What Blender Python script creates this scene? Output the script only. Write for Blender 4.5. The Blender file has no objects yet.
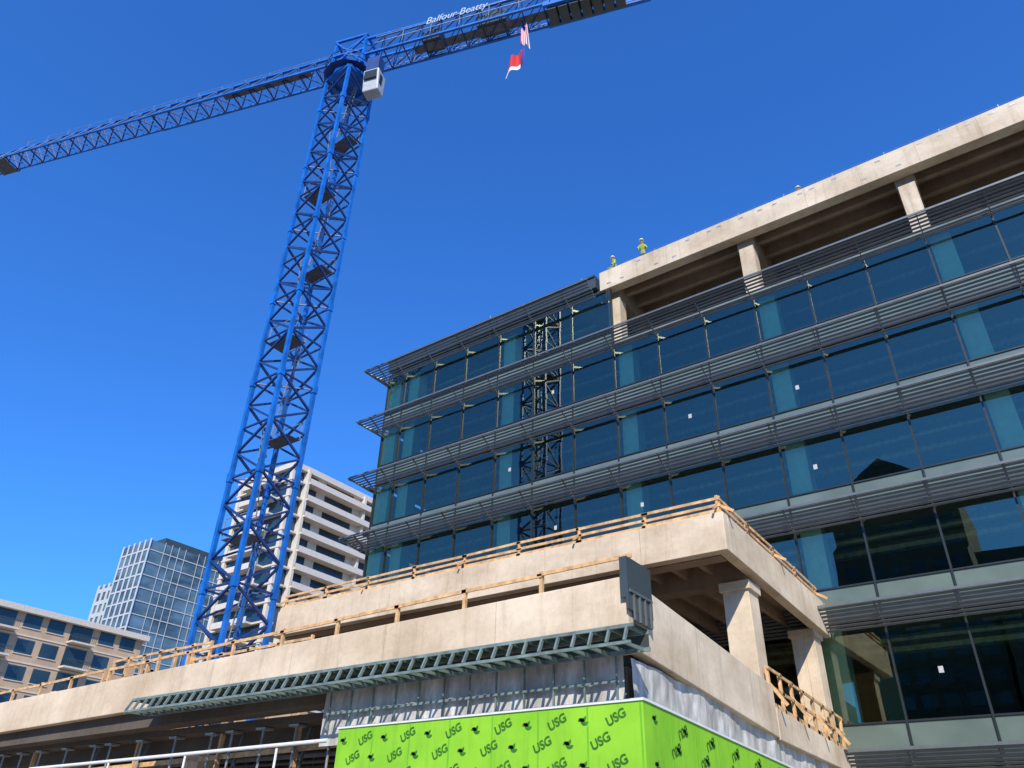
import bpy, math, random
from mathutils import Vector, Matrix, noise
random.seed(7)
scene=bpy.context.scene
R=math.radians

# ------------------------------------------------------------------ mesh builder
class MB:
    def __init__(s): s.v=[]; s.f=[]
    def box(s,x0,x1,y0,y1,z0,z1):
        n=len(s.v)
        for z in (z0,z1):
            s.v+=[(x0,y0,z),(x1,y0,z),(x1,y1,z),(x0,y1,z)]
        s.f+=[(n,n+3,n+2,n+1),(n+4,n+5,n+6,n+7),(n,n+1,n+5,n+4),(n+1,n+2,n+6,n+5),(n+2,n+3,n+7,n+6),(n+3,n,n+4,n+7)]
        return s
    def hexa(s,p):   # 8 points: bottom 4 then top 4
        n=len(s.v); s.v+=[tuple(q) for q in p]
        s.f+=[(n,n+3,n+2,n+1),(n+4,n+5,n+6,n+7),(n,n+1,n+5,n+4),(n+1,n+2,n+6,n+5),(n+2,n+3,n+7,n+6),(n+3,n,n+4,n+7)]
        return s
    def ybox(s,x0,x1,y0,y1,za0,za1,zb0,zb1):
        return s.hexa([(x0,y0,za0),(x1,y0,za0),(x1,y1,zb0),(x0,y1,zb0),(x0,y0,za1),(x1,y0,za1),(x1,y1,zb1),(x0,y1,zb1)])
    def xbox(s,x0,x1,y0,y1,za0,za1,zb0,zb1):
        return s.hexa([(x0,y0,za0),(x1,y0,zb0),(x1,y1,zb0),(x0,y1,za0),(x0,y0,za1),(x1,y0,zb1),(x1,y1,zb1),(x0,y1,za1)])
    def cyl(s,p,q,r,n=8,r2=None,rot=0):
        p=Vector(p); q=Vector(q); d=(q-p)
        if d.length<1e-6: return s
        d.normalize()
        up=Vector((0,0,1)) if abs(d.z)<0.95 else Vector((0,1,0))
        a=d.cross(up).normalized(); b=a.cross(d).normalized()
        r2=r if r2 is None else r2
        k=len(s.v)
        for c,rr in ((p,r),(q,r2)):
            for i in range(n):
                t=2*math.pi*i/n+rot
                s.v.append(tuple(c+a*math.cos(t)*rr+b*math.sin(t)*rr))
        for i in range(n):
            j=(i+1)%n
            s.f.append((k+i,k+j,k+n+j,k+n+i))
        s.f.append(tuple(k+i for i in reversed(range(n)))); s.f.append(tuple(k+n+i for i in range(n)))
        return s
    def beam(s,p,q,w):
        return s.cyl(p,q,w*0.7071,4,rot=math.pi/4)
    def bar(s,p,q,w,h):
        p=Vector(p); q=Vector(q); d=(q-p).normalized()
        up=Vector((0,0,1)) if abs(d.z)<0.95 else Vector((0,1,0))
        a=d.cross(up).normalized()*w/2; b=a.cross(d).normalized()*h/2
        k=len(s.v)
        for c in (p,q):
            for u,v in ((-1,-1),(1,-1),(1,1),(-1,1)): s.v.append(tuple(c+a*u+b*v))
        for i in range(4):
            j=(i+1)%4; s.f.append((k+i,k+j,k+4+j,k+4+i))
        s.f.append((k+3,k+2,k+1,k)); s.f.append((k+4,k+5,k+6,k+7))
        return s
    def quad(s,a,b,c,d):
        n=len(s.v); s.v+=[tuple(a),tuple(b),tuple(c),tuple(d)]; s.f.append((n,n+1,n+2,n+3)); return s
    def poly(s,pts):
        n=len(s.v); s.v+=[tuple(p) for p in pts]; s.f.append(tuple(range(n,n+len(pts)))); return s
    def obj(s,name,mat,parent=None,bevel=0,smooth=False):
        me=bpy.data.meshes.new(name); me.from_pydata(s.v,[],s.f); me.update()
        o=bpy.data.objects.new(name,me); scene.collection.objects.link(o)
        if mat: me.materials.append(mat)
        if parent: o.parent=parent
        if bevel:
            m=o.modifiers.new('bevel','BEVEL'); m.width=bevel; m.segments=2; m.limit_method='ANGLE'
        if smooth:
            for p in me.polygons: p.use_smooth=True
        return o
def empty(name):
    e=bpy.data.objects.new(name,None); scene.collection.objects.link(e); return e

# ------------------------------------------------------------------ materials
def base(name):
    m=bpy.data.materials.new(name); m.use_nodes=True; nt=m.node_tree
    return m,nt,nt.nodes['Principled BSDF']
def nz(nt,scale,detail=4,vec=None,rough=0.6):
    n=nt.nodes.new('ShaderNodeTexNoise'); n.inputs['Scale'].default_value=scale; n.inputs['Detail'].default_value=detail
    n.inputs['Roughness'].default_value=rough
    if vec: nt.links.new(vec,n.inputs['Vector'])
    return n.outputs['Fac']
def ramp(nt,fac,stops):
    r=nt.nodes.new('ShaderNodeValToRGB'); cr=r.color_ramp
    while len(cr.elements)<len(stops): cr.elements.new(0.5)
    for e,(p,c) in zip(cr.elements,stops):
        e.position=p; e.color=(c[0],c[1],c[2],1) if hasattr(c,'__len__') else (c,c,c,1)
    nt.links.new(fac,r.inputs['Fac']); return r.outputs['Color']
def mul(nt,a,b,f=1.0):
    m=nt.nodes.new('ShaderNodeMix'); m.data_type='RGBA'; m.blend_type='MULTIPLY'; m.inputs[0].default_value=f
    nt.links.new(a,m.inputs[6]); nt.links.new(b,m.inputs[7]); return m.outputs[2]
def mapping(nt,scale):
    tc=nt.nodes.new('ShaderNodeTexCoord'); mp=nt.nodes.new('ShaderNodeMapping'); mp.inputs['Scale'].default_value=scale
    nt.links.new(tc.outputs['Object'],mp.inputs['Vector']); return mp.outputs['Vector']
def simple(name,col,rough=0.6,metal=0.0,var=0.15,scale=3.0,stretch=(1,1,1)):
    m,nt,b=base(name); b.inputs['Roughness'].default_value=rough; b.inputs['Metallic'].default_value=metal
    v=mapping(nt,stretch); f=nz(nt,scale,2,v)
    lo=[c*(1-var) for c in col]; hi=[min(1,c*(1+var)) for c in col]
    nt.links.new(ramp(nt,f,[(0.3,lo),(0.7,hi)]),b.inputs['Base Color']); return m
def concrete(name,c1,c2,joints=True,jw=3.6,jh=50):
    m,nt,b=base(name); b.inputs['Roughness'].default_value=0.88
    big=nz(nt,0.4,5,mapping(nt,(1,1,1.6)),0.62)
    col=ramp(nt,big,[(0.33,c1),(0.5,[(a+b_)/2 for a,b_ in zip(c1,c2)]),(0.66,c2)])
    st=nz(nt,1.8,4,mapping(nt,(1.6,1.6,0.16)),0.7)
    col=mul(nt,col,ramp(nt,st,[(0.28,(0.66,0.62,0.57)),(0.48,(1,1,1))]),0.6)
    fine=nz(nt,7,5,mapping(nt,(1,1,1)),0.8)
    col=mul(nt,col,ramp(nt,fine,[(0.30,0.74),(0.55,1.0)]),0.45)
    if joints:
        tc=nt.nodes.new('ShaderNodeTexCoord'); sp=nt.nodes.new('ShaderNodeSeparateXYZ'); nt.links.new(tc.outputs['Object'],sp.inputs[0])
        ad=nt.nodes.new('ShaderNodeMath'); ad.operation='ADD'; nt.links.new(sp.outputs[0],ad.inputs[0]); nt.links.new(sp.outputs[1],ad.inputs[1])
        cb=nt.nodes.new('ShaderNodeCombineXYZ'); nt.links.new(ad.outputs[0],cb.inputs[0]); nt.links.new(sp.outputs[2],cb.inputs[1])
        br=nt.nodes.new('ShaderNodeTexBrick'); br.offset=0.0; br.inputs['Scale'].default_value=1
        br.inputs['Brick Width'].default_value=jw; br.inputs['Row Height'].default_value=jh; br.inputs['Mortar Size'].default_value=0.012
        br.inputs['Mortar Smooth'].default_value=0.3
        br.inputs['Color1'].default_value=(1,1,1,1); br.inputs['Color2'].default_value=(0.90,0.89,0.87,1); br.inputs['Mortar'].default_value=(0.55,0.52,0.48,1)
        nt.links.new(cb.outputs[0],br.inputs['Vector'])
        col=mul(nt,col,br.outputs['Color'],0.7)
    nt.links.new(col,b.inputs['Base Color'])
    return m
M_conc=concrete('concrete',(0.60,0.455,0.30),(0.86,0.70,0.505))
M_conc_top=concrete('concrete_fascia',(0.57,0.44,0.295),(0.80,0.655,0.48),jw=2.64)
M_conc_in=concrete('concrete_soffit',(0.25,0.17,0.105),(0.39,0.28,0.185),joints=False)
M_conc_shade=concrete('concrete_soffit_shaded',(0.09,0.07,0.052),(0.15,0.12,0.09),joints=False)  # soffit concrete with the shade under the lower slab painted into its colour
M_conc_grey=concrete('concrete_grey',(0.33,0.29,0.24),(0.50,0.45,0.38))
M_wood=simple('lumber',(0.66,0.40,0.18),0.75,0,0.35,4,(1,1,1))
M_alu=simple('aluminium_blades',(0.15,0.165,0.165),0.5,0.2,0.12,2)
M_frame=simple('dark_mullion',(0.03,0.038,0.04),0.4,0.3,0.1)
M_tube=simple('edge_tube_metal',(0.16,0.175,0.175),0.4,0.3,0.1)
M_dkmetal=simple('dark_metal_panel',(0.07,0.085,0.085),0.42,0.3,0.15,0.6)
M_blue=simple('crane_blue_paint',(0.008,0.135,0.50),0.42,0.0,0.3,1.5)
M_blue_shade=simple('crane_blue_shaded',(0.010,0.045,0.18),0.5,0.0,0.3,1.5)  # same crane blue, with the bracing's backlit shade put into the colour
M_steel=simple('galvanised_steel',(0.40,0.40,0.39),0.45,0.5,0.25,4)
M_gsteel=simple('dark_grating',(0.12,0.13,0.14),0.6,0.3,0.25,4)
M_stud=simple('stud_steel',(0.24,0.30,0.26),0.45,0.3,0.3,3)
M_white=simple('white_paint',(0.78,0.78,0.75),0.45,0,0.06)
M_cab=simple('cab_grey_paint',(0.48,0.49,0.48),0.5,0,0.1)
M_signw=simple('sign_letter_paint',(0.42,0.50,0.62),0.5,0,0.06)
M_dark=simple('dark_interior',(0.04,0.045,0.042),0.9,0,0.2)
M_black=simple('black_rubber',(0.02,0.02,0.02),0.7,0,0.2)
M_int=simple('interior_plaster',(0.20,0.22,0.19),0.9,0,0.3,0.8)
M_intcol=simple('interior_column_paint',(0.90,0.92,0.78),0.8,0,0.06)
M_sticker=simple('window_sticker',(0.50,0.50,0.48),0.7,0,0.1)
M_ground=simple('asphalt',(0.06,0.06,0.058),0.95,0,0.25,6)
M_pave=simple('pavement_concrete',(0.27,0.235,0.195),0.9,0,0.15,2)
M_winter=simple('tower_glass_dark',(0.03,0.06,0.08),0.12,0.2,0.4,0.15)
M_towerglass=simple('tower_glass_light',(0.13,0.19,0.21),0.12,0.3,0.6,0.12,(1,1,2.2))
M_towerwhite=simple('tower_cream_render',(0.64,0.56,0.46),0.8,0,0.08)
M_towergrid=simple('tower_white_grid',(0.50,0.51,0.50),0.6,0,0.08)
M_beige=simple('beige_stucco',(0.52,0.36,0.225),0.85,0,0.12,0.5)
M_oppd=simple('opposite_facade_dark',(0.075,0.085,0.068),0.8,0,0.2,0.5)

def spandrel():
    m,nt,b=base('spandrel_glass'); b.inputs['Roughness'].default_value=0.2
    f=nz(nt,0.35,3,mapping(nt,(1,1,1)))
    nt.links.new(ramp(nt,f,[(0.3,(0.11,0.15,0.125)),(0.7,(0.18,0.225,0.19))]),b.inputs['Base Color'])
    return m
M_span=spandrel()
def glass():
    m=bpy.data.materials.new('vision_glass'); m.use_nodes=True; nt=m.node_tree; nt.nodes.clear()
    out=nt.nodes.new('ShaderNodeOutputMaterial'); mix=nt.nodes.new('ShaderNodeMixShader')
    tr=nt.nodes.new('ShaderNodeBsdfTransparent'); tr.inputs[0].default_value=(0.66,0.88,0.70,1)
    gl=nt.nodes.new('ShaderNodeBsdfGlossy'); gl.inputs['Color'].default_value=(0.95,1.0,0.74,1); gl.inputs['Roughness'].default_value=0.0
    fr=nt.nodes.new('ShaderNodeFresnel'); fr.inputs['IOR'].default_value=1.5
    ad=nt.nodes.new('ShaderNodeMath'); ad.operation='ADD'; ad.inputs[1].default_value=0.11; ad.use_clamp=True
    nt.links.new(fr.outputs[0],ad.inputs[0]); nt.links.new(ad.outputs[0],mix.inputs[0])
    n=nz(nt,0.5,1,mapping(nt,(1,1,1))); bp=nt.nodes.new('ShaderNodeBump'); bp.inputs['Strength'].default_value=0.3; bp.inputs['Distance'].default_value=0.010
    nt.links.new(n,bp.inputs['Height']); nt.links.new(bp.outputs[0],gl.inputs['Normal'])
    nt.links.new(tr.outputs[0],mix.inputs[1]); nt.links.new(gl.outputs[0],mix.inputs[2]); nt.links.new(mix.outputs[0],out.inputs[0])
    return m
M_glass=glass()
def green():
    m,nt,b=base('green_sheathing'); b.inputs['Roughness'].default_value=0.6
    f=nz(nt,0.8,4,mapping(nt,(1,1,1)))
    col=ramp(nt,f,[(0.3,(0.22,0.54,0.018)),(0.7,(0.31,0.66,0.03))])
    st=nz(nt,3,4,mapping(nt,(1.5,1.5,.3)))
    col=mul(nt,col,ramp(nt,st,[(0.3,0.8),(0.5,1.0)]),.6)
    nt.links.new(col,b.inputs['Base Color'])
    return m
M_green=green()
M_greenink=simple('dark_green_print',(0.035,0.17,0.01),0.6,0,0.3,6)
M_tape=simple('seam_tape',(0.17,0.48,0.02),0.5,0,0.1)
def plastic():
    m,nt,b=base('plastic_sheeting'); b.inputs['Roughness'].default_value=0.3
    f=nz(nt,1.6,6,mapping(nt,(1.6,1.6,0.5)),0.7)
    nt.links.new(ramp(nt,f,[(0.32,(0.34,0.31,0.27)),(0.5,(0.56,0.52,0.46)),(0.68,(0.84,0.81,0.75))]),b.inputs['Base Color'])
    return m
M_plastic=plastic()

# ------------------------------------------------------------------ camera
cam=bpy.data.cameras.new('camera'); co=bpy.data.objects.new('camera',cam); scene.collection.objects.link(co)
F=770.0
cam.sensor_width=36; cam.lens=F/1024*36; cam.clip_end=5000; cam.clip_start=0.1
PS,TH,RO=36.4,32.3,1.8
co.matrix_world=Matrix.Translation((0,0,1.6))@Matrix.Rotation(R(PS),4,'Z')@Matrix.Rotation(R(90+TH),4,'X')@Matrix.Rotation(R(RO),4,'Z')
scene.camera=co

# ------------------------------------------------------------------ OFFICE BUILDING
D=31.3; XL=-33.6; XR=13.98; PW=2.643
LV=[0.6,5.1,10.0,14.1,18.15,22.2,26.3,30.35]
XC=-16.8
office=empty('office_building')
glassm=MB(); frame=MB(); span=MB(); shade=MB(); bracket=MB(); stick=MB(); slabs=MB(); cols=MB(); walls=MB(); spf=MB(); tube=MB()
xs=[-16.2+PW*i for i in range(-6,12)]; xs=[x for x in xs if XL+0.6<x<XR]; xs=[XL]+xs+[XR]
for k in range(7):
    z0,z1=LV[k],LV[k+1]
    top=(k==6)
    zs=z0+(1.0 if top else 1.25)
    zg=z1-0.12
    for i in range(len(xs)-1):
        a,b=xs[i],xs[i+1]
        if top and b>XC+0.7: continue
        j=lambda:random.uniform(-0.004,0.004)
        glassm.quad((a+.03,D+j(),zs+.03),(b-.03,D+j(),zs+.03),(b-.03,D+j(),zg),(a+.03,D+j(),zg))
        span.box(a+.02,b-.02,D-0.02,D+0.1,z0+0.42,zs-0.03)
        spf.box(a+.015,b-.015,D-0.05,D+0.1,z0+0.06,z0+0.40)
        if random.random()<0.17 and not top and i>3:
            sx=(a+b)/2+random.uniform(-.25,.25); sz=zs+ (zg-zs)*random.uniform(.38,.5)
            stick.box(sx-.08,sx+.08,D-0.012,D-0.007,sz-.11,sz+.11)
    xe=XC+0.3 if top else XR
    for x in xs:
        if x<=xe+.3: frame.box(x-.035,x+.035,D-0.09,D+0.12,z0+.05,z1-.03)
    frame.box(XL,xe,D-0.07,D+0.10,zs-.03,zs+.03)
    frame.box(XL,xe,D-0.072,D+0.10,zg,z1+.05)
    for jx in range(6):
        ya=D+jx*2.6; yb=ya+2.6
        glassm.quad((XL,yb-.03,zs+.03),(XL,ya+.05,zs+.03),(XL,ya+.05,zg),(XL,yb-.03,zg))
        span.box(XL-.02,XL+.1,ya+.12,yb-.02,z0+.06,zs-.03)
        frame.box(XL-.09,XL+.10,yb-.035,yb+.035,z0,z1)
    frame.box(XL-.071,XL+.09,D+.13,D+15.6,zs-.034,zs+.034)
for k in range(1,8):
    z=LV[k]; xe=XC-0.2 if k==7 else XR
    nb=7
    for i in range(nb):
        o=1.18-0.14*i; zz=z+0.17-0.10*i
        y=D-o
        shade.hexa([(XL-o,y,zz-.05),(xe,y,zz-.05),(xe,y+.02,zz-.05),(XL-o,y+.02,zz-.05),
                    (XL-o,y-.04,zz+.03),(xe,y-.04,zz+.03),(xe,y-.02,zz+.03),(XL-o,y-.02,zz+.03)])
        shade.box(XL-o,XL-o+.09,y+.021,D+14,zz-.04,zz+.03)
    tube.box(XL-1.30,xe,D-1.31,D-1.25,z+.20,z+.30)
    tube.box(XL-1.31,XL-1.25,D-1.24,D+14,z+.201,z+.299)
    for x in xs:
        if x<=xe+.1: bracket.bar((x,D-.05,z-.42),(x,D-1.25,z+.20),.045,.10)
    bracket.bar((XL,D,z-.42),(XL-1.25,D-1.25,z+.2),.05,.12)
for k in range(0,8):
    z=LV[k]
    if k==7: slabs.box(XL+.15,XC-.2,D+.16,D+15,z-.25,z+.3)
    else: slabs.box(XL+.15,XR,D+.16,D+15,z-.05,z+.45)
for i in range(-2,4):
    x=-16.2+7.93*i
    for y in (D+.72,D+9.2):
        for k in range(0,7):
            if k==6 and i>=0: continue
            cols.box(x+.12,x+.98,y-.4,y+.4,LV[k]+.45,LV[k+1]-.05)
cols.box(XL+.2,XL+.9,D+.3,D+.8,.6,30)
walls.box(XL+.3,XR,D+12,D+12.3,0,26)
walls.box(XR,XR+.3,D,D+15,0,26.2)
for _ in range(26):
    k=random.randint(1,5); x=random.uniform(XL+2,XR-2); w=random.uniform(1,3)
    walls.box(x,x+w,D+5+random.random()*3,D+8.3,LV[k]+.45,LV[k+1]-.06)
duct=MB()
for k in range(1,7):
    z=LV[k+1]-.1 if k<6 else LV[7]-.3
    xe=XR if k<6 else XC-1
    for y in (D+1.9,D+3.4): duct.cyl((XL+1,y,z-.35),(xe-.5,y,z-.35),.16 if y<D+2 else .25,8)
    x=XL+2
    while x<xe-2: duct.box(x,x+1.2,D+1.3,D+1.5,z-.2,z-.12); x+=2.64
duct.obj('ceiling_services',M_steel,office)
glassm.obj('vision_glass',M_glass,office); frame.obj('mullions',M_frame,office); span.obj('spandrel_panels',M_span,office)
spf.obj('slab_edge_panels',M_dkmetal,office)
shade.obj('sunshade_blades',M_alu,office); tube.obj('sunshade_edge_tubes',M_tube,office); bracket.obj('sunshade_brackets',M_tube,office); stick.obj('window_stickers',M_sticker,office)
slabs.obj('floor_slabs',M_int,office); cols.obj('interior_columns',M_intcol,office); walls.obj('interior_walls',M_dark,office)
p=MB(); p.box(XL-.12,XC-.25,D-.18,D+.3,LV[7]+.42,31.55); p.box(XL-.2,XC-.28,D-.26,D+.4,31.55,31.68)
p.box(XL-.12,XL+.2,D+.3,D+15,LV[7]+.42,31.55)
for x in xs:
    if x<XC-.5 and x>XL: p.box(x-.015,x+.015,D-.2,D-.17,LV[7]+.43,31.54)
p.obj('roof_parapet',M_dkmetal,office)
p=MB(); p.box(XL+.3,XC-.3,D+.4,D+15,31.0,31.2); p.obj('roof_deck',M_conc_grey,office)
p=MB()
for x,h in ((-26,.7),(-25.4,.5),(-22.3,.45),(-19,.6)): p.box(x,x+.35,D+.6,D+1,31.2,31.9+h*.3); p.cyl((x+.6,D+.5,31.2),(x+.6,D+.5,31.9+h),.025,6)
p.obj('roof_vents',M_steel,office)
c=MB(); c.box(XC,XR+.3,D-.15,D+.45,30.35,31.72); c.box(XC-.02,XC+.6,D+.452,D+15,30.3,31.70)
c.obj('top_concrete_fascia',M_conc_top,office,0.02)
c=MB()
for i in range(0,4):
    x=-16.2+7.93*i
    for y in (D+.75,D+9.2): c.box(x-.38,x+.38,y-.38,y+.38,LV[6]+.45,29.85)
c.obj('top_floor_columns',M_conc_top,office,0.02)
c=MB()
for i in range(0,4):
    x=-16.2+7.93*i; c.box(x-.45,x+.45,D+.453,D+14.5,29.8,31.2)
y=D+1.2
while y<D+14:
    c.box(XC+.6,XR,y-.12,y+.12,30.45,31.2); y+=1.25
c.box(XC+.61,XR,D+.46,D+15,31.2,31.69)
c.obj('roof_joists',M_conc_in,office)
c=MB()
for i in range(30):
    x=XC+.7+i*1.0+random.uniform(-.3,.3); z=random.choice((30.7,31.45,31.5))
    c.box(x-.12,x+.12,D-.162,D-.14,z-.04,z+.04)
c.obj('steel_embeds',M_steel,office)
c=MB()
for i in range(12):
    x=XC+1+i*2.5; c.cyl((x,D+.2,31.7),(x,D+.2,32.2),.018,6)
c.cyl((XC+1,D+.2,32.15),(XR,D+.2,32.15),.006,5)
c.obj('roof_safety_cable',M_steel,office)

# ------------------------------------------------------------------ PODIUM
pod=empty('concrete_podium')
X2=-7.6; Y2=21.2; ZU=10.95; ZUB=9.75
X3=-7.6; Y3=14.7; ZL=7.1; ZLB=5.95
XLE=-50; DR=.6
def dz(x): return -DR*(X3-x)/(X3-XLE)
c=MB()
c.box(-28,X2,Y2,Y2+.35,ZUB,ZU); c.ybox(X2-.35,X2,Y2+.352,D-.1,ZUB-.003,ZU-.002,ZUB-.35,ZU-.25)
c.box(-28,-27.65,Y2+.352,D-.1,ZUB,ZU-.003)
c.obj('upper_fascia',M_conc,pod,0.02)
c=MB(); c.box(-27.6,X2-.36,Y2+.36,D-.12,10.3,10.6)
x=-27
while x<X2-.6:
    c.box(x-.08,x+.08,Y2+1.1,D-.5,9.85,10.3); x+=.9
c.box(-27.6,X2-.37,Y2+.37,Y2+.9,9.72,10.3)
c.box(-27.6,X2-.37,23.5,24.1,9.5,10.3)
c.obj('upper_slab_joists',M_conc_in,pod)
c=MB()
for x in (-8.3,-16.2,-24.1):
    for y in (23.8,30.3):
        c.box(x-.42,x+.42,y-.42,y+.42,5.2,9.45)
        c.box(x-.5,x+.5,y-.5,y+.5,9.2,9.49)
c.obj('upper_columns',M_conc,pod,0.02)
c=MB()
c.xbox(XLE,X3,Y3,Y3+.3,ZLB-DR,ZL-DR,ZLB,ZL); c.ybox(X3-.3,X3,Y3+.302,23.5,5.6,ZL-.004,4.95,6.35)
c.ybox(X3-.32,X3+.02,23.502,D-.1,4.9,5.75,4.7,5.35)
c.box(X3-.3,X3-.002,Y3+.02,Y3+.301,5.5,5.949)
c.obj('lower_parapet',M_conc,pod,0.02)
c=MB(); c.box(XLE,X3-.33,Y3+.95,D-.15,5.0,5.2)
c.box(XLE,X3-.33,Y3+1.6,Y3+2.3,4.6,4.999); c.xbox(XLE,X3-.4,Y3+.303,Y3+.94,4.98,6.3-DR,5.35,6.3)
x=XLE
while x<X3-1: c.box(x-.1,x+.1,Y3+2.3,D-1,4.7,4.998); x+=1.1
c.obj('lower_slab',M_conc_shade,pod)
c=MB(); c.box(-16.0,X3-.35,15.2,15.5,4.0,5.33); c.box(X3-.65,X3-.35,15.51,D-.3,3.5,4.9)
c.obj('bulkhead_wall',M_conc_grey,pod)
c=MB()
for x in (-16.9,-24.7,-32.6,-40.5):
    for y in (16.9,24.5): c.box(x-.4,x+.4,y-.4,y+.4,0,4.59)
c.obj('ground_columns',M_conc,pod,0.02)
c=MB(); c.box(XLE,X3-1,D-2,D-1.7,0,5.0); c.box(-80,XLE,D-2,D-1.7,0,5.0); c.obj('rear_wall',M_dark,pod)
c=MB()
x=-45.
while x<-16.5:
    c.box(x-.05,x+.05,19.5,19.6,0,4.68); x+=random.choice((.6,1.2))
c.box(-45,-16.5,19.45,19.65,2.4,2.5); c.box(-45,-16.5,19.44,19.66,4.3,4.4)
for x in (-20,-23,-28,-31): c.beam((x,16,0),(x+1.5,16,4.9),.08)
c.cyl((-45,17.5,4.45),(-16.3,17.5,4.45),.10,10); c.cyl((-45,18.2,4.35),(-16.3,18.2,4.35),.06,8)
c.obj('steel_studs',M_gsteel,pod)
c=MB()
x=-44.
while x<-15.8:
    c.cyl((x,15.8,0),(x,15.8,4.92),.04,8); c.box(x-.2,x+.2,15.67,16.0,4.92,4.98); x+=random.choice((1.0,1.45,1.9))
c.obj('shoring_posts',M_steel,pod)
c=MB()
for x in (-19,-22.5,-27,-34): c.bar((x,15.9,0),(x+.1,15.9,4.95),.09,.14)
c.bar((-30,15.95,4.2),(-16.4,15.95,4.4),.05,.14)
c.obj('lumber_braces',M_wood,pod)
can=empty('canopy_framing')
c=MB(); xa,xb=-24.7,-7.12; ya,yb=13.8,14.69; z=5.42
c.box(xa,xb,ya,ya+.05,z,z+.06); c.box(xa,xb,ya+.16,ya+.21,z+.36,z+.43)
c.box(xa,xb,yb-.05,yb,z+.02,z+.10); c.box(xa,xb,yb-.05,yb-.001,z+.36,z+.44)
x=xa
while x<xb+.01:
    c.hexa([(x,ya+.052,z+.002),(x+.045,ya+.052,z+.002),(x+.045,yb-.052,z+.022),(x,yb-.052,z+.022),
            (x,ya+.052,z+.058),(x+.045,ya+.052,z+.058),(x+.045,yb-.052,z+.098),(x,yb-.052,z+.098)])
    c.bar((x+.022,ya+.03,z+.06),(x+.022,ya+.18,z+.37),.045,.07)
    c.bar((x+.022,ya+.2,z+.39),(x+.022,yb-.05,z+.40),.04,.08)
    x+=.405
c.obj('stud_ribs',M_stud,can)
c=MB()
c.box(xa,xb-.02,ya+.24,yb-.06,z+.432,z+.452)
c.quad((xa,yb-.055,z+.1),(xb,yb-.055,z+.1),(xb,yb-.055,z+.35),(xa,yb-.055,z+.35))
c.obj('top_deck',M_dkmetal,can)
def sheet(P,u,v,nu,nv,amp,nrm,name,mat,parent,fr=1.0):
    m=MB(); P=Vector(P);u=Vector(u);v=Vector(v);nrm=Vector(nrm)
    for j in range(nv+1):
        for i in range(nu+1):
            q=P+u*(i/nu)+v*(j/nv); t=q.x+q.y
            n=noise.noise(Vector((t*1.3*fr+q.z*.5,q.z*.5,3)))+.35*noise.noise(Vector((t*4*fr-q.z*1.5,q.z*1.4,9)))+.15*noise.noise(Vector((t*9,q.z*5,5)))
            m.v.append(tuple(q+nrm*amp*n))
    for j in range(nv):
        for i in range(nu):
            a=j*(nu+1)+i; m.f.append((a,a+1,a+nu+2,a+nu+1))
    return m.obj(name,mat,parent,smooth=True)
ps=empty('plastic_sheeting')
sheet((-16.9,14.95,4.2),(9.0,0,0),(0,0,1.73),210,14,.045,(0,1,0),'front_sheet',M_plastic,ps,1.4)
sheet((X3-.15,15.03,3.7),(0,15.9,-.35),(0,0,1.75),280,16,.09,(1,0,0),'side_sheet',M_plastic,ps,.8)
c=MB()
for i in range(12):
    x=-16.6+i*.78; c.bar((x,14.87,4.5),(x,14.87,5.75),.035,.05)
c.bar((-16.7,14.84,4.95),(-8.0,14.84,4.98),.03,.06)
c.obj('batten_studs',M_stud,ps)
gw=empty('green_sheathed_wall')
GY=14.75; GX=-7.40; GT=4.54; GE=4.12
def gtop(y): return GT+(GE-GT)*(y-GY)/(24.5-GY)
c=MB(); c.box(-16.0,GX,GY,GY+.1,0,GT); c.ybox(GX-.1,GX,GY+.101,24.5,0,GT-.003,0,GE-.003); c.obj('sheathing_boards',M_green,gw)
c=MB()
x=-16.0+1.22
while x<GX: c.box(x-.02,x+.02,GY-.006,GY+.01,0,GT-.01); x+=1.22
y=GY+1.22
while y<24: c.box(GX-.01,GX+.006,y-.02,y+.02,0,gtop(y)-.02); y+=1.22
c.obj('seam_tape',M_tape,gw)
c=MB(); c.box(-16.05,GX+.03,GY-.03,GY+.12,GT,GT+.05); c.ybox(GX-.09,GX+.032,GY+.121,24.5,GT+.001,GT+.049,GE+.001,GE+.049); c.obj('top_flashing',M_white,gw)
cu=bpy.data.curves.new('t','FONT'); cu.body='USG'; cu.size=1.0; cu.offset=.03; to=bpy.data.objects.new('t',cu); scene.collection.objects.link(to)
dg=bpy.context.evaluated_depsgraph_get(); tm=bpy.data.meshes.new_from_object(to.evaluated_get(dg))
tv=[v.co.copy() for v in tm.vertices]; tf=[tuple(p.vertices) for p in tm.polygons]
bpy.data.objects.remove(to)
ink=MB()
def stamp(verts,faces,origin,U,V,sc,ang):
    k=len(ink.v); ca,sa=math.cos(ang),math.sin(ang)
    for p in verts:
        a=(p[0]*ca-p[1]*sa)*sc; b=(p[0]*sa+p[1]*ca)*sc
        ink.v.append(tuple(origin+U*a+V*b))
    for f in faces: ink.f.append(tuple(k+i for i in f))
lv=[];lf=[]
for r0,a0,a1,cx,cy in ((.50,195,285,.95,.55),(.42,15,105,.35,.15),(.34,190,330,.75,.75)):
    k=len(lv); N=7
    for i in range(N+1):
        a=R(a0+(a1-a0)*i/N); w=.15*math.sin(math.pi*(i+.6)/(N+1.2))
        lv.append((cx+math.cos(a)*(r0-w),cy+math.sin(a)*(r0-w))); lv.append((cx+math.cos(a)*(r0+w),cy+math.sin(a)*(r0+w)))
    for i in range(N): lf.append((k+2*i,k+2*i+1,k+2*i+3,k+2*i+2))
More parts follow.
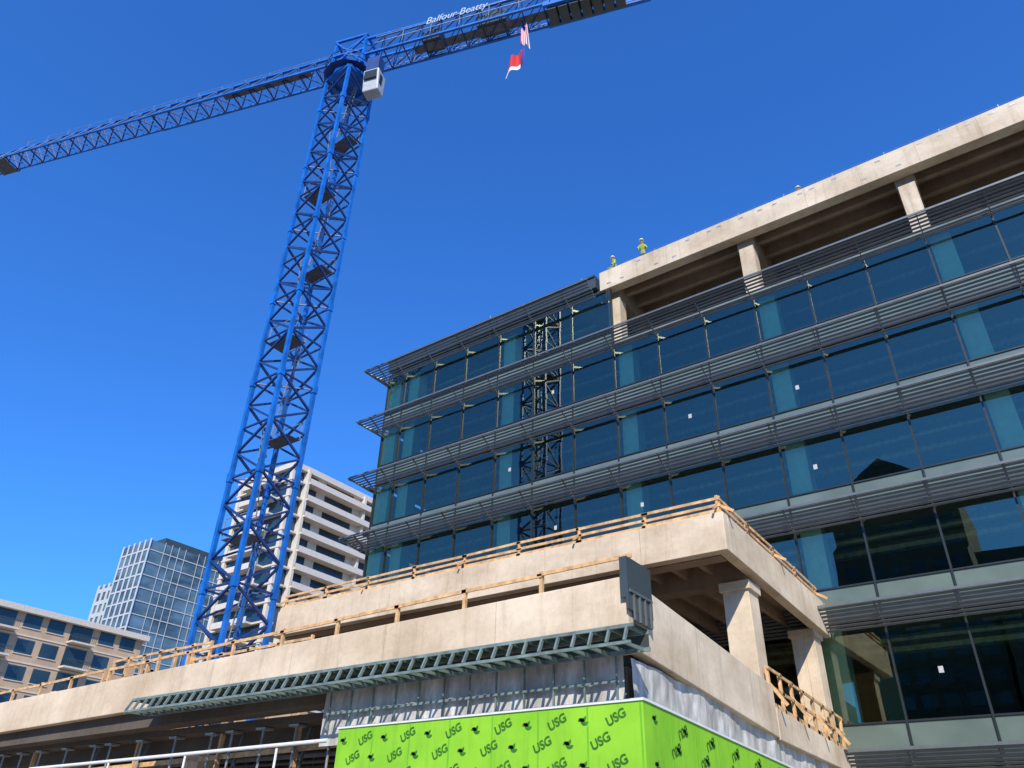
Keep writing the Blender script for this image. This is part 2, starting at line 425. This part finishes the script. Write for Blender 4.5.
for r in range(8):
    for q in range(14):
        x=-15.9+q*.70+(r%2)*.33; z=4.1-r*.42
        if x>GX-.66: continue
        O=Vector((x,GY-.009,z))
        if (q+r)%2: stamp(tv,tf,O,Vector((1,0,0)),Vector((0,0,1)),.25,R(24))
        else: stamp(lv,lf,O,Vector((1,0,0)),Vector((0,0,1)),.25,R(24))
    for q in range(12):
        y=GY+.3+q*.72+(r%2)*.33; z=gtop(y)-.46-r*.42
        O=Vector((GX+.009,y+.5,z+.12))
        if (q+r)%2: stamp(tv,tf,O,Vector((0,-1,0)),Vector((0,0,1)),.26,R(-24+180))
        else: stamp(lv,lf,O-Vector((0,.45,.08)),Vector((0,1,0)),Vector((0,0,1)),.25,R(24))
ink.obj('printed_lettering',M_greenink,gw)
gp=empty('corner_guard_panel'); c=MB(); c.box(X3+.03,X3+.08,Y3-.1,Y3+1.05,6.35,7.5); c.box(X3-.1,X3+.03,Y3-.1,Y3-.05,6.6,7.5)
c.box(X3+.04,X3+.075,Y3+.2,Y3+1.0,6.15,6.348)
c.obj('panel',M_dkmetal,gp); c=MB()
for i in range(4):
    y=Y3+.12+i*.26; c.box(X3+.081,X3+.13,y-.02,y+.02,6.15,6.7)
c.box(X3+.085,X3+.12,Y3-.05,Y3+1.0,6.72,6.78)
c.obj('bracket_ribs',M_tube,gp)
pi=empty('white_pipe_rail'); c=MB(); c.cyl((-31,14.5,4.15),(-16.1,14.5,4.25),.05,10)
for x in (-30,-26,-22,-18): c.cyl((x,14.5,0),(x,14.5,4.16),.035,8)
c.obj('pipe',M_white,pi)

# ------------------------------------------------------------------ wooden guardrails
def rail(p,q,h=1.07,step=2.4,toe=True):
    e=empty('wooden_guardrail'); p=Vector(p);q=Vector(q);L=(q-p).length;d=(q-p)/L;n=max(1,round(L/step)); m=MB()
    side=Vector((-d.y,d.x,0)).normalized()*.045
    for i in range(n+1):
        a=p+d*(L*i/n); t=Vector((random.uniform(-.02,.02),random.uniform(-.02,.02),0))
        m.bar(a,a+Vector((0,0,h+random.uniform(0,.06)))+t,.09,.09)
        if i%2==0: m.bar(a-side*10+Vector((0,0,.05)),a+Vector((0,0,h*.6)),.04,.09)
    for z,hh in ((h-.05,.09),(h*.52,.09))+(((.09,.14),) if toe else ()):
        for i in range(n):
            a=p+d*(L*i/n-.1)-side; b=p+d*(L*(i+1)/n+random.uniform(0,.15))-side
            m.bar(a+Vector((0,0,z+random.uniform(-.02,.02))),b+Vector((0,0,z+random.uniform(-.02,.02))),.04,hh)
    m.obj('lumber',M_wood,e)
rail((-27.6,Y2+.22,ZU),(X2-.2,Y2+.22,ZU),.58)
rail((X2-.2,Y2+.3,ZU),(X2-.2,D-.5,ZU-.25),.58)
rail((-29,Y3+.6,6.25+dz(-29)),(X3-.25,Y3+.6,6.3),1.5)
rail((-45,Y3+.6,6.25+dz(-45)),(-29.4,Y3+.6,6.25+dz(-29.4)),1.5)
rail((-33,17.5,5.2),(-26.5,17.5,5.2),3.4,1.0)
rail((-33,18.0,7.25),(-33,21.5,7.25),1.3,1.2)
rail((-27.5,17.6,5.2),(-21,17.6,5.2),2.9,1.6)
rail((X3-.12,23.6,5.75),(X3-.12,D-.6,5.38),1.15,.95)
c=MB(); c.box(-36,-28.2,18.2,26,5.2,7.25); e=empty('concrete_planter'); c.obj('upstand',M_conc,e,.02)

# ------------------------------------------------------------------ TOWER CRANE
crane=empty('tower_crane')
C=Vector((-28.7,19.7,0)); hw=1.05; zt=45.6; bay=1.3
legs=MB(); br=MB(); lad=MB(); tie=MB()
cs=[C+Vector((sx*hw,sy*hw,0)) for sx,sy in ((-1,-1),(1,-1),(1,1),(-1,1))]
for a in cs: legs.beam(a+Vector((0,0,0)),a+Vector((0,0,zt)),.19)
nb=int((zt-1)/bay)
for i in range(nb):
    z=1+i*bay
    for j in range(4):
        a=cs[j];b=cs[(j+1)%4]
        if i%2==0: br.beam(a+Vector((0,0,z)),b+Vector((0,0,z)),.08)
        if (i+j)%2: br.beam(a+Vector((0,0,z)),b+Vector((0,0,z+bay)),.10)
        else: br.beam(b+Vector((0,0,z)),a+Vector((0,0,z+bay)),.10)
    if i%4==0:
        for a in cs: legs.beam(a+Vector((0,0,z-.22)),a+Vector((0,0,z+.22)),.26)
        br.beam(cs[0]+Vector((0,0,z)),cs[2]+Vector((0,0,z)),.06)
for i in range(8):
    z=3+i*5.3; s=1 if i%2 else -1
    tie.box(C.x-.85,C.x+.85,C.y+min(0.1,s*.9),C.y+max(0.1,s*.9),z,z+.04)
    x=C.x+s*.3
    for dx in (-.2,.2): lad.beam((x+dx,C.y-s*.2,z),(x+dx,C.y+s*.35,z+5.3+.9),.045)
    for r in range(18):
        t=r/18; lad.beam((x-.2,C.y-s*.2+s*.55*t,z+6.2*t),(x+.2,C.y-s*.2+s*.55*t,z+6.2*t),.03)
    for a in (-.85,.85): lad.beam((C.x+a,C.y+s*.9,z),(C.x+a,C.y+s*.9,z+1),.035)
    lad.beam((C.x-.85,C.y+s*.9,z+1),(C.x+.85,C.y+s*.9,z+1),.035)
lad.cyl((C.x+.8,C.y-.8,5),(C.x+.8,C.y-.8,zt),.03,6)
for i in range(22):
    z=4+i*1.9; lad.box(C.x+.68,C.x+.88,C.y-.9,C.y-.7,z,z+.12)
legs.obj('mast_legs',M_blue,crane); br.obj('mast_bracing',M_blue_shade,crane); lad.obj('ladders_and_cable',M_steel,crane); tie.obj('landings',M_gsteel,crane)
jd=Vector((-.951,-.309,0)); jn=Vector((-jd.y,jd.x,0))
def JP(s,t,z): return C+jd*s+jn*t+Vector((0,0,z))
t=MB()
for i in range(4):
    a=cs[i];b=cs[(i+1)%4]
    t.beam(a+Vector((0,0,zt-.1)),b+Vector((0,0,zt-.1)),.3)
t.cyl(C+Vector((0,0,zt)),C+Vector((0,0,zt+.45)),1.15,20,1.25)
t.cyl(C+Vector((0,0,zt+.45)),C+Vector((0,0,zt+.75)),1.3,20)
for sx in (-1.2,1.2):
    for tt in (-.85,.85): t.beam(JP(sx,tt,zt+.7),JP(sx*.9,tt*.9,zt+3.9),.2)
for z in (.8,2.2,3.8):
    for tt in (-.85,.85): t.beam(JP(-1.2,tt,zt+z),JP(1.2,tt,zt+z),.16)
    for sx in (-1.15,1.15): t.beam(JP(sx,-.85,zt+z),JP(sx,.85,zt+z),.16)
for tt in (-.85,.85):
    t.beam(JP(-1.2,tt,zt+.8),JP(1.2,tt,zt+3.8),.12); t.beam(JP(1.2,tt,zt+.8),JP(-1.2,tt,zt+3.8),.12)
t.beam(JP(-1.1,0,zt+3.8),JP(0,0,zt+4.7),.14); t.beam(JP(1.1,0,zt+3.8),JP(0,0,zt+4.7),.14)
t.obj('slewing_tower_top',M_blue,crane)
pl=MB(); n=12
P=lambda an,r,z:C+Vector((math.cos(an)*r,math.sin(an)*r,z))
for i in range(n):
    a=2*math.pi*i/n; b=2*math.pi*(i+1)/n
    pl.quad(P(a,1.3,zt+.2),P(b,1.3,zt+.2),P(b,1.8,zt+.2),P(a,1.8,zt+.2))
    pl.beam(P(a,1.8,zt+.2),P(a,1.8,zt+1.2),.04)
    for z in (.7,1.2): pl.beam(P(a,1.8,zt+z),P(b,1.8,zt+z),.04)
pl.obj('service_platform',M_blue_shade,crane)
j=MB(); jb=MB(); zb=zt+1.7
def truss(s0,s1,w,h0,h1,n,m,mb,chord=.15,rect=False):
    prev=None
    for i in range(n+1):
        f=i/n; s=s0+(s1-s0)*f; h=h0+(h1-h0)*f
        A=JP(s,-w/2,zb);B=JP(s,w/2,zb)
        T=[JP(s,0,zb+h)] if not rect else [JP(s,-w/2,zb+h),JP(s,w/2,zb+h)]
        mb.beam(A,B,.07)
        if prev:
            A0,B0,T0=prev
            m.beam(A0,A,chord);m.beam(B0,B,chord)
            for u,v in zip(T0,T): m.beam(u,v,chord*1.1)
            if rect:
                mb.beam(A0,T[0],.07);mb.beam(B0,T[1],.07); mb.beam(A,T[0],.06);mb.beam(B,T[1],.06); mb.beam(T0[0],T[1],.05)
            else:
                mid=(T0[0]+T[0])/2
                mb.beam(A0,mid,.08);mb.beam(B0,mid,.08);mb.beam(mid,A,.08);mb.beam(mid,B,.08)
            mb.beam(A0,B,.05)
        prev=(A,B,T)
truss(1.2,16,1.35,1.9,1.7,11,j,jb,.15); truss(16,46,1.3,1.7,1.3,24,j,jb,.12)
j.obj('jib_chords',M_blue,crane); jb.obj('jib_lacing',M_blue_shade,crane)
k=MB(); kb=MB(); truss(-1.2,-13.5,1.5,1.7,1.5,9,k,kb,.15,True)
for tt in (-.7,.7): k.bar(JP(-13.5,tt,zb),JP(-20,tt,zb),.2,.45)
k.obj('counter_jib_chords',M_blue,crane); kb.obj('counter_jib_lacing',M_blue_shade,crane)
k=MB()
k.poly([JP(-4.5,-.3,zb+.06),JP(-20,-.3,zb+.06),JP(-20,.3,zb+.06),JP(-4.5,.3,zb+.06)])
k.poly([JP(3,.2,zb+.06),JP(10,.2,zb+.06),JP(10,.6,zb+.06),JP(3,.6,zb+.06)])
k.obj('walkway_grating',M_gsteel,crane)
k=MB()
for s in range(-20,-2,2):
    for tt in (-.95,.95): k.beam(JP(s,tt,zb+.1),JP(s,tt,zb+1.25),.045)
for tt in (-.95,.95):
    for z in (.65,1.25): k.beam(JP(-20,tt,zb+z),JP(-2,tt,zb+z),.04)
for s in range(1,30,2): k.beam(JP(s,0,zb+1.7),JP(s,.0,zb+2.25),.03)
k.cyl(JP(1,0,zb+2.25),JP(29,0,zb+2.1),.015,5)
k.cyl(JP(1,.1,zb+.25),JP(40,.1,zb+.2),.02,5)
k.obj('handrails',M_steel,crane)
def obox(m,s0,s1,t0,t1,z0,z1):
    n=len(m.v)
    for z in (z0,z1):
        for s,t_ in ((s0,t0),(s1,t0),(s1,t1),(s0,t1)): m.v.append(tuple(JP(s,t_,z)))
    m.f+=[(n,n+1,n+2,n+3),(n+4,n+7,n+6,n+5),(n,n+4,n+5,n+1),(n+1,n+5,n+6,n+2),(n+2,n+6,n+7,n+3),(n+3,n+7,n+4,n)]
k=MB()
for i in range(7): obox(k,-14.3-.7*i,-13.72-.7*i,-.6,.6,zb-.45,zb+1.2)
k.obj('counterweights',M_dkmetal,crane,.03)
k=MB(); obox(k,-11,-9,-.5,.5,zb+.1,zb+1.2); obox(k,-6.5,-5.2,-.5,.5,zb+.1,zb+1.1); k.obj('winch_and_cabinet',M_dkmetal,crane,.03)
k=MB()
s0,s1,t0,t1=-2.75,-1.65,.1,1.1; zc=zt-1.8
k.v=[tuple(JP(s0,t0,zc-.7)),tuple(JP(s1,t0,zc-.7)),tuple(JP(s1,t1-.25,zc-.7)),tuple(JP(s0,t1-.25,zc-.7)),
     tuple(JP(s0,t0,zc+1.1)),tuple(JP(s1,t0,zc+1.1)),tuple(JP(s1,t1,zc+1.1)),tuple(JP(s0,t1,zc+1.1))]
k.f=[(0,1,2,3),(4,7,6,5),(0,4,5,1),(1,5,6,2),(2,6,7,3),(3,7,4,0)]
k.obj('cab_body',M_cab,crane,.07)
k=MB(); obox(k,s0-.015,s1+.015,t0+.4,t1-.28,zc-.1,zc+.8); obox(k,s0+.12,s1-.12,t0+.2,t1+.012,zc+.2,zc+.95); k.obj('cab_windows',M_frame,crane)
k=MB(); obox(k,s0+.2,s1,t0+.1,t1-.2,zc+1.11,zc+2.7); k.obj('cab_mount',M_blue_shade,crane)
k=MB(); obox(k,29.7,31.1,-.7,.7,zb-.26,zb-.16)
for s in (29.7,31.1):
    for tt in (-.7,.7): k.cyl(JP(s,tt-.05,zb-.1),JP(s,tt+.05,zb-.1),.14,10)
k.obj('trolley',M_gsteel,crane)
def txt(body,size,loc,U,mat,name,parent,sx=1):
    cu=bpy.data.curves.new('t','FONT'); cu.body=body; cu.size=size; cu.extrude=.02; cu.shear=.25; o=bpy.data.objects.new('t',cu); scene.collection.objects.link(o)
    dg=bpy.context.evaluated_depsgraph_get(); me=bpy.data.meshes.new_from_object(o.evaluated_get(dg)); bpy.data.objects.remove(o)
    U=Vector(U).normalized(); V=Vector((0,0,1)); N=U.cross(V)
    for v in me.vertices:
        c_=v.co.copy(); v.co=Vector(loc)+U*c_.x*sx+V*c_.y+N*c_.z
    o=bpy.data.objects.new(name,me); scene.collection.objects.link(o); me.materials.clear(); me.materials.append(mat)
    o.parent=parent; return o
txt('Balfour Beatty',.98,JP(-5.6,1.0,zb+1.0),-jd,M_signw,'name_sign_letters',crane,.75)

def flag(name,s,zt_,w,h,kind):
    e=empty(name); m=MB(); nu,nv=14,24; uv=[]
    for jv in range(nv+1):
        for iu in range(nu+1):
            u=iu/nu;v=jv/nv
            a=w*u*(.38+.15*v); fold=math.sin(u*9+v*2)*.14*(.4+u)
            P=JP(s+a*(1 if kind=='state' else -.55),fold,zt_-h*v-.3*u*w); m.v.append(tuple(P)); uv.append((u,v))
    for jv in range(nv):
        for iu in range(nu):
            q=jv*(nu+1)+iu; m.f.append((q,q+1,q+nu+2,q+nu+1))
    mt,nt,b=base(kind+'_flag_cloth'); b.inputs['Roughness'].default_value=.8
    tc=nt.nodes.new('ShaderNodeTexCoord'); sp=nt.nodes.new('ShaderNodeSeparateXYZ'); nt.links.new(tc.outputs['UV'],sp.inputs[0])
    o=m.obj('cloth',mt,e,smooth=True); ul=o.data.uv_layers.new(name='UVMap')
    for l in o.data.loops: ul.data[l.index].uv=uv[l.vertex_index]
    def cmp(src,op,val):
        n=nt.nodes.new('ShaderNodeMath'); n.operation=op; nt.links.new(src,n.inputs[0]); n.inputs[1].default_value=val; return n.outputs[0]
    def mixc(f,a,bb):
        n=nt.nodes.new('ShaderNodeMix'); n.data_type='RGBA'; nt.links.new(f,n.inputs[0])
        for idx,x in ((6,a),(7,bb)):
            if isinstance(x,tuple): n.inputs[idx].default_value=(*x,1)
            else: nt.links.new(x,n.inputs[idx])
        return n.outputs[2]
    red=(.60,.02,.03);wh=(.8,.78,.76);bl=(.02,.04,.25)
    if kind=='us':
        st=cmp(cmp(cmp(sp.outputs[0],'MULTIPLY',5),'FRACT',0),'GREATER_THAN',.5)
        col=mixc(st,red,wh)
        ca=nt.nodes.new('ShaderNodeMath'); ca.operation='MULTIPLY'; nt.links.new(cmp(sp.outputs[1],'LESS_THAN',.35),ca.inputs[0]); nt.links.new(cmp(sp.outputs[0],'LESS_THAN',.5),ca.inputs[1])
        col=mixc(ca.outputs[0],col,bl)
    else:
        col=mixc(cmp(sp.outputs[1],'GREATER_THAN',.78),red,wh)
        col=mixc(cmp(sp.outputs[0],'LESS_THAN',.2),col,bl)
    nt.links.new(col,b.inputs['Base Color'])
flag('national_flag',-11.9,zb+.1,1.9,2.3,'us'); flag('state_flag',-12.2,zb-2.8,2.4,1.6,'state')
e=empty('flag_rope'); m=MB(); m.cyl(JP(-11.95,0,zb),JP(-11.95,0,zb-4.6),.025,6); m.obj('rope',M_black,e)

# ------------------------------------------------------------------ BACKGROUND BUILDINGS
def slab_tower(name,x0,x1,y0,y1,H,fh,wallm,bal=1.4):
    e=empty(name); body=MB();sl=MB();pr=MB();rl=MB()
    body.box(x0+.4,x1-.4,y0+.4,y1-.4,0,H-.6)
    n=int(H/fh)
    for i in range(1,n+1):
        z=i*fh; sl.box(x0-.2,x1+bal*.3,y0-.2,y1,z-.3,z)
        a,b=y0+3,y1-2
        sl.box(x1-.4,x1+bal,a,b,z-.28,z+.02)
        rl.box(x1+bal-.08,x1+bal,a,b,z+.02,z+.75)
        sl.box(x0+3,x1-3,y0-bal,y0+.3,z-.27,z+.03); rl.box(x0+3,x1-3,y0-bal,y0-bal+.08,z+.03,z+.75)
        for q in range(5): pr.box(x1-.41,x1-.3,a+3+q*9,a+5+q*9,z+.02,z+fh-.3)
    for y in (y0+3,y0+17,y1-14): pr.box(x1-.41,x1+.9,y-.25,y+.25,0,H)
    for x in (x0,x1-.8): pr.box(x,x+.8,y0-.1,y0+.5,0,H)
    sl.box(x0-.3,x1+.5,y0-.3,y1,H-.5,H+.5); sl.box(x0+4,x1-4,y0+6,y1-6,H+.5,H+3.2)
    body.obj('glazing',M_winter,e); sl.obj('balcony_slabs',wallm,e); pr.obj('piers',wallm,e); rl.obj('balcony_parapets',M_towerwhite,e)
slab_tower('residential_tower',-119,-104,77,125,61.5,3.1,M_towerwhite)
e=empty('glass_tower'); b=MB(); b.box(-207,-194,103,135,0,74); b.box(-220,-207.1,106,135,0,66); b.obj('curtain_wall',M_towerglass,e)
g=MB()
for i in range(1,22):
    z=i*3.4
    g.box(-207.1,-194,102.85,135.1,z-.2,z+.25); g.box(-194,-193.85,102.85,135.1,z-.14,z+.14)
    if z<66: g.box(-220.1,-207,105.8,135,z-.5,z+.6)
y=103
while y<136: g.box(-193.9,-193.8,y-.07,y+.07,0,74.4); y+=random.choice((2.1,2.1,4.2))
x=-207
while x<-193.5: g.box(x-.35,x+.35,102.8,102.9,0,74.4); x+=2.6
x=-220
while x<-207: g.box(x-.5,x+.5,105.7,105.9,0,66.4); x+=2.6
g.obj('mullion_grid',M_towergrid,e)
b=MB(); b.box(-204,-196,108,128,74,76.5); b.obj('plant_room',M_dkmetal,e)
def beige(name,x0,x1,y0,y1,H):
    e=empty(name); b=MB(); b.box(x0,x1,y0,y1,0,H-.8); b.obj('walls',M_beige,e)
    w=MB();t=MB();r=MB(); fh=3.5; n=int(H/fh)
    for i in range(n):
        z=i*fh+.9; y=y0+1.5; q=0
        while y<y1-3:
            if q%3==1:
                w.box(x1-.02,x1+.06,y,y+3.2,z-.6,z+2.1)
                t.box(x1+.05,x1+1.6,y-.2,y+3.4,z-.9,z-.65)
                r.box(x1+1.5,x1+1.56,y-.2,y+3.4,z+.3,z+.38)
                for k_ in range(14): r.box(x1+1.51,x1+1.54,y-.2+k_*.27,y-.16+k_*.27,z-.65,z+.3)
                y+=4.4
            else:
                w.box(x1-.02,x1+.05,y,y+2.4,z,z+1.9); t.box(x1+.0,x1+.12,y-.1,y+2.5,z-.12,z-.01); y+=3.4
            q+=1
        t.box(x1-.1,x1+.1,y0,y1,z+2.25,z+2.45)
    t.box(x0-.5,x1+.9,y0-.5,y1+.5,H-.8,H)
    w.obj('windows',M_winter,e); t.obj('trim_and_balconies',M_towerwhite,e); r.obj('balcony_rails',M_dkmetal,e)
beige('apartment_block',-150,-120.5,-5,67.3,31.5)
def opp(name,x0,x1,y0,y1,H,m,gable=0):
    e=empty(name); b=MB(); b.box(x0,x1,y0,y1,0,H)
    if gable:
        xm=(x0+x1)/2; n=len(b.v); b.v+=[(x0,y1,H),(x1,y1,H),(xm,y1,H+gable),(x0,y0,H),(x1,y0,H),(xm,y0,H+gable)]
        b.f+=[(n,n+1,n+2),(n+3,n+5,n+4),(n,n+2,n+5,n+3),(n+1,n+4,n+5,n+2)]
    b.obj('walls',m,e); w=MB(); z=3
    while z<H-2:
        x=x0+1.5
        while x<x1-2: w.box(x,x+2.2,y1-.01,y1+.05,z,z+1.9); x+=3.3
        z+=3.6
    w.obj('windows',M_winter,e)
opp('gabled_tower',-31,-10,-110,-80,61,M_oppd,7)
opp('stone_office_block',-9,60,-105,-75,46,M_oppd)
opp('street_block',-75,-36,-95,-70,28,M_beige)

# ------------------------------------------------------------------ ground
g=MB(); g.quad((-3000,-3000,0),(3000,-3000,0),(3000,3000,0),(-3000,3000,0)); g.obj('ground',M_pave)
g=MB(); g.quad((-300,-14,.004),(300,-14,.004),(300,-3,.004),(-300,-3,.004)); g.obj('road',M_ground)
g=MB()
for i in range(-40,40): g.quad((i*6,-8.6,.008),(i*6+3,-8.6,.008),(i*6+3,-8.45,.008),(i*6,-8.45,.008))
g.obj('lane_markings',M_white)
g=MB(); g.box(-300,300,-3,-2.85,0,.13); g.obj('kerb',M_conc_grey)

# ------------------------------------------------------------------ workers
def workermat():
    m,nt,b=base('worker_clothes'); b.inputs['Roughness'].default_value=.8
    tc=nt.nodes.new('ShaderNodeTexCoord'); sp=nt.nodes.new('ShaderNodeSeparateXYZ'); nt.links.new(tc.outputs['Object'],sp.inputs[0])
    mp=nt.nodes.new('ShaderNodeMath'); mp.operation='DIVIDE'; mp.inputs[1].default_value=1.8; nt.links.new(sp.outputs[2],mp.inputs[0])
    r=nt.nodes.new('ShaderNodeValToRGB'); cr=r.color_ramp; cr.interpolation='CONSTANT'
    st=[(0,(.03,.03,.03)),(.05,(.04,.06,.14)),(.53,(.40,.48,.05)),(.62,(.5,.5,.5)),(.65,(.40,.48,.05)),(.83,(.40,.22,.15))]
    while len(cr.elements)<len(st): cr.elements.new(.5)
    for e_,(p_,c_) in zip(cr.elements,st): e_.position=p_; e_.color=(*c_,1)
    nt.links.new(mp.outputs[0],r.inputs[0]); nt.links.new(r.outputs[0],b.inputs['Base Color']); return m
M_work=workermat(); M_hat=simple('hard_hat_plastic',(.75,.72,.6),.35,0,.05)
def worker(x,y,z,rot,lean,hat=M_hat):
    e=empty('construction_worker'); e.location=(x,y,z); e.rotation_euler=(0,0,rot)
    l=lean
    V=[(0,0,.95),(0,-.1*l,1.15),(0,-.28*l,1.4),(0,-.36*l,1.52),(0,-.42*l,1.62),(0,-.42*l,1.72),
       (.1,0,.9),(.12,-.05*l,.5),(.12,0,.09),(.12,-.14,.04),(-.1,0,.9),(-.12,-.05*l,.5),(-.12,.04,.09),(-.12,-.1,.04),
       (.19,-.28*l,1.4),(.27,-.3*l-.05,1.12),(.24,-.45*l-.2,.95),(.23,-.5*l-.26,.9),(-.19,-.28*l,1.4),(-.27,-.3*l,1.12),(-.24,-.4*l-.22,1.0),(-.22,-.45*l-.28,.97)]
    E=[(0,1),(1,2),(2,3),(3,4),(4,5),(0,6),(6,7),(7,8),(8,9),(0,10),(10,11),(11,12),(12,13),(2,14),(14,15),(15,16),(16,17),(2,18),(18,19),(19,20),(20,21)]
    rad=[.15,.14,.15,.06,.095,.07,.09,.07,.05,.04,.09,.07,.05,.04,.065,.05,.035,.04,.065,.05,.035,.04]
    me=bpy.data.meshes.new('body'); me.from_pydata(V,E,[]); o=bpy.data.objects.new('body',me); scene.collection.objects.link(o); o.parent=e
    me.materials.append(M_work); sk=o.modifiers.new('skin','SKIN')
    for i,r in enumerate(rad): me.skin_vertices[0].data[i].radius=(r,r*.8 if i<3 else r)
    me.skin_vertices[0].data[0].use_root=True
    o.modifiers.new('sub','SUBSURF').levels=1
    m=MB(); hx=Vector((0,-.42*l,1.74)); m.cyl(hx-Vector((0,0,.03)),hx,.16,14,.15); m.cyl(hx,hx+Vector((0,0,.09)),.125,14,.10); m.cyl(hx+Vector((0,0,.09)),hx+Vector((0,0,.13)),.10,14,.04)
    m.obj('hard_hat',hat,e,smooth=False)
worker(-14.3,32.1,31.7,.3,.9); worker(-16.3,32.2,31.7,-.6,.2); worker(-5.4,32.9,31.7,.9,.5)

# ------------------------------------------------------------------ light
w=bpy.data.worlds.new('World'); scene.world=w; w.use_nodes=True; nt=w.node_tree
sky=nt.nodes.new('ShaderNodeTexSky'); sky.sky_type='NISHITA'; sky.sun_disc=False
el,az=38,31
sky.sun_elevation=R(el); sky.sun_rotation=R(180-az); sky.air_density=1.4; sky.dust_density=.3; sky.ozone_density=4.2; sky.altitude=100
tint=nt.nodes.new('ShaderNodeMix'); tint.data_type='RGBA'; tint.blend_type='MULTIPLY'; tint.inputs[0].default_value=1; tint.inputs[7].default_value=(.32,.85,1.68,1)
bg=nt.nodes['Background']; bg.inputs['Strength'].default_value=.135
nt.links.new(sky.outputs[0],tint.inputs[6]); nt.links.new(tint.outputs[2],bg.inputs['Color'])
sun=bpy.data.lights.new('sun','SUN'); sun.energy=5.0; sun.angle=R(.5); sun.color=(1,.94,.83)
so=bpy.data.objects.new('sun',sun); scene.collection.objects.link(so)
S=Vector((math.sin(R(az))*math.cos(R(el)),-math.cos(R(az))*math.cos(R(el)),math.sin(R(el))))
so.rotation_euler=S.to_track_quat('Z','Y').to_euler(); so.location=(20,-30,60)
scene.view_settings.view_transform='Standard'; scene.view_settings.look='None'; scene.view_settings.exposure=0
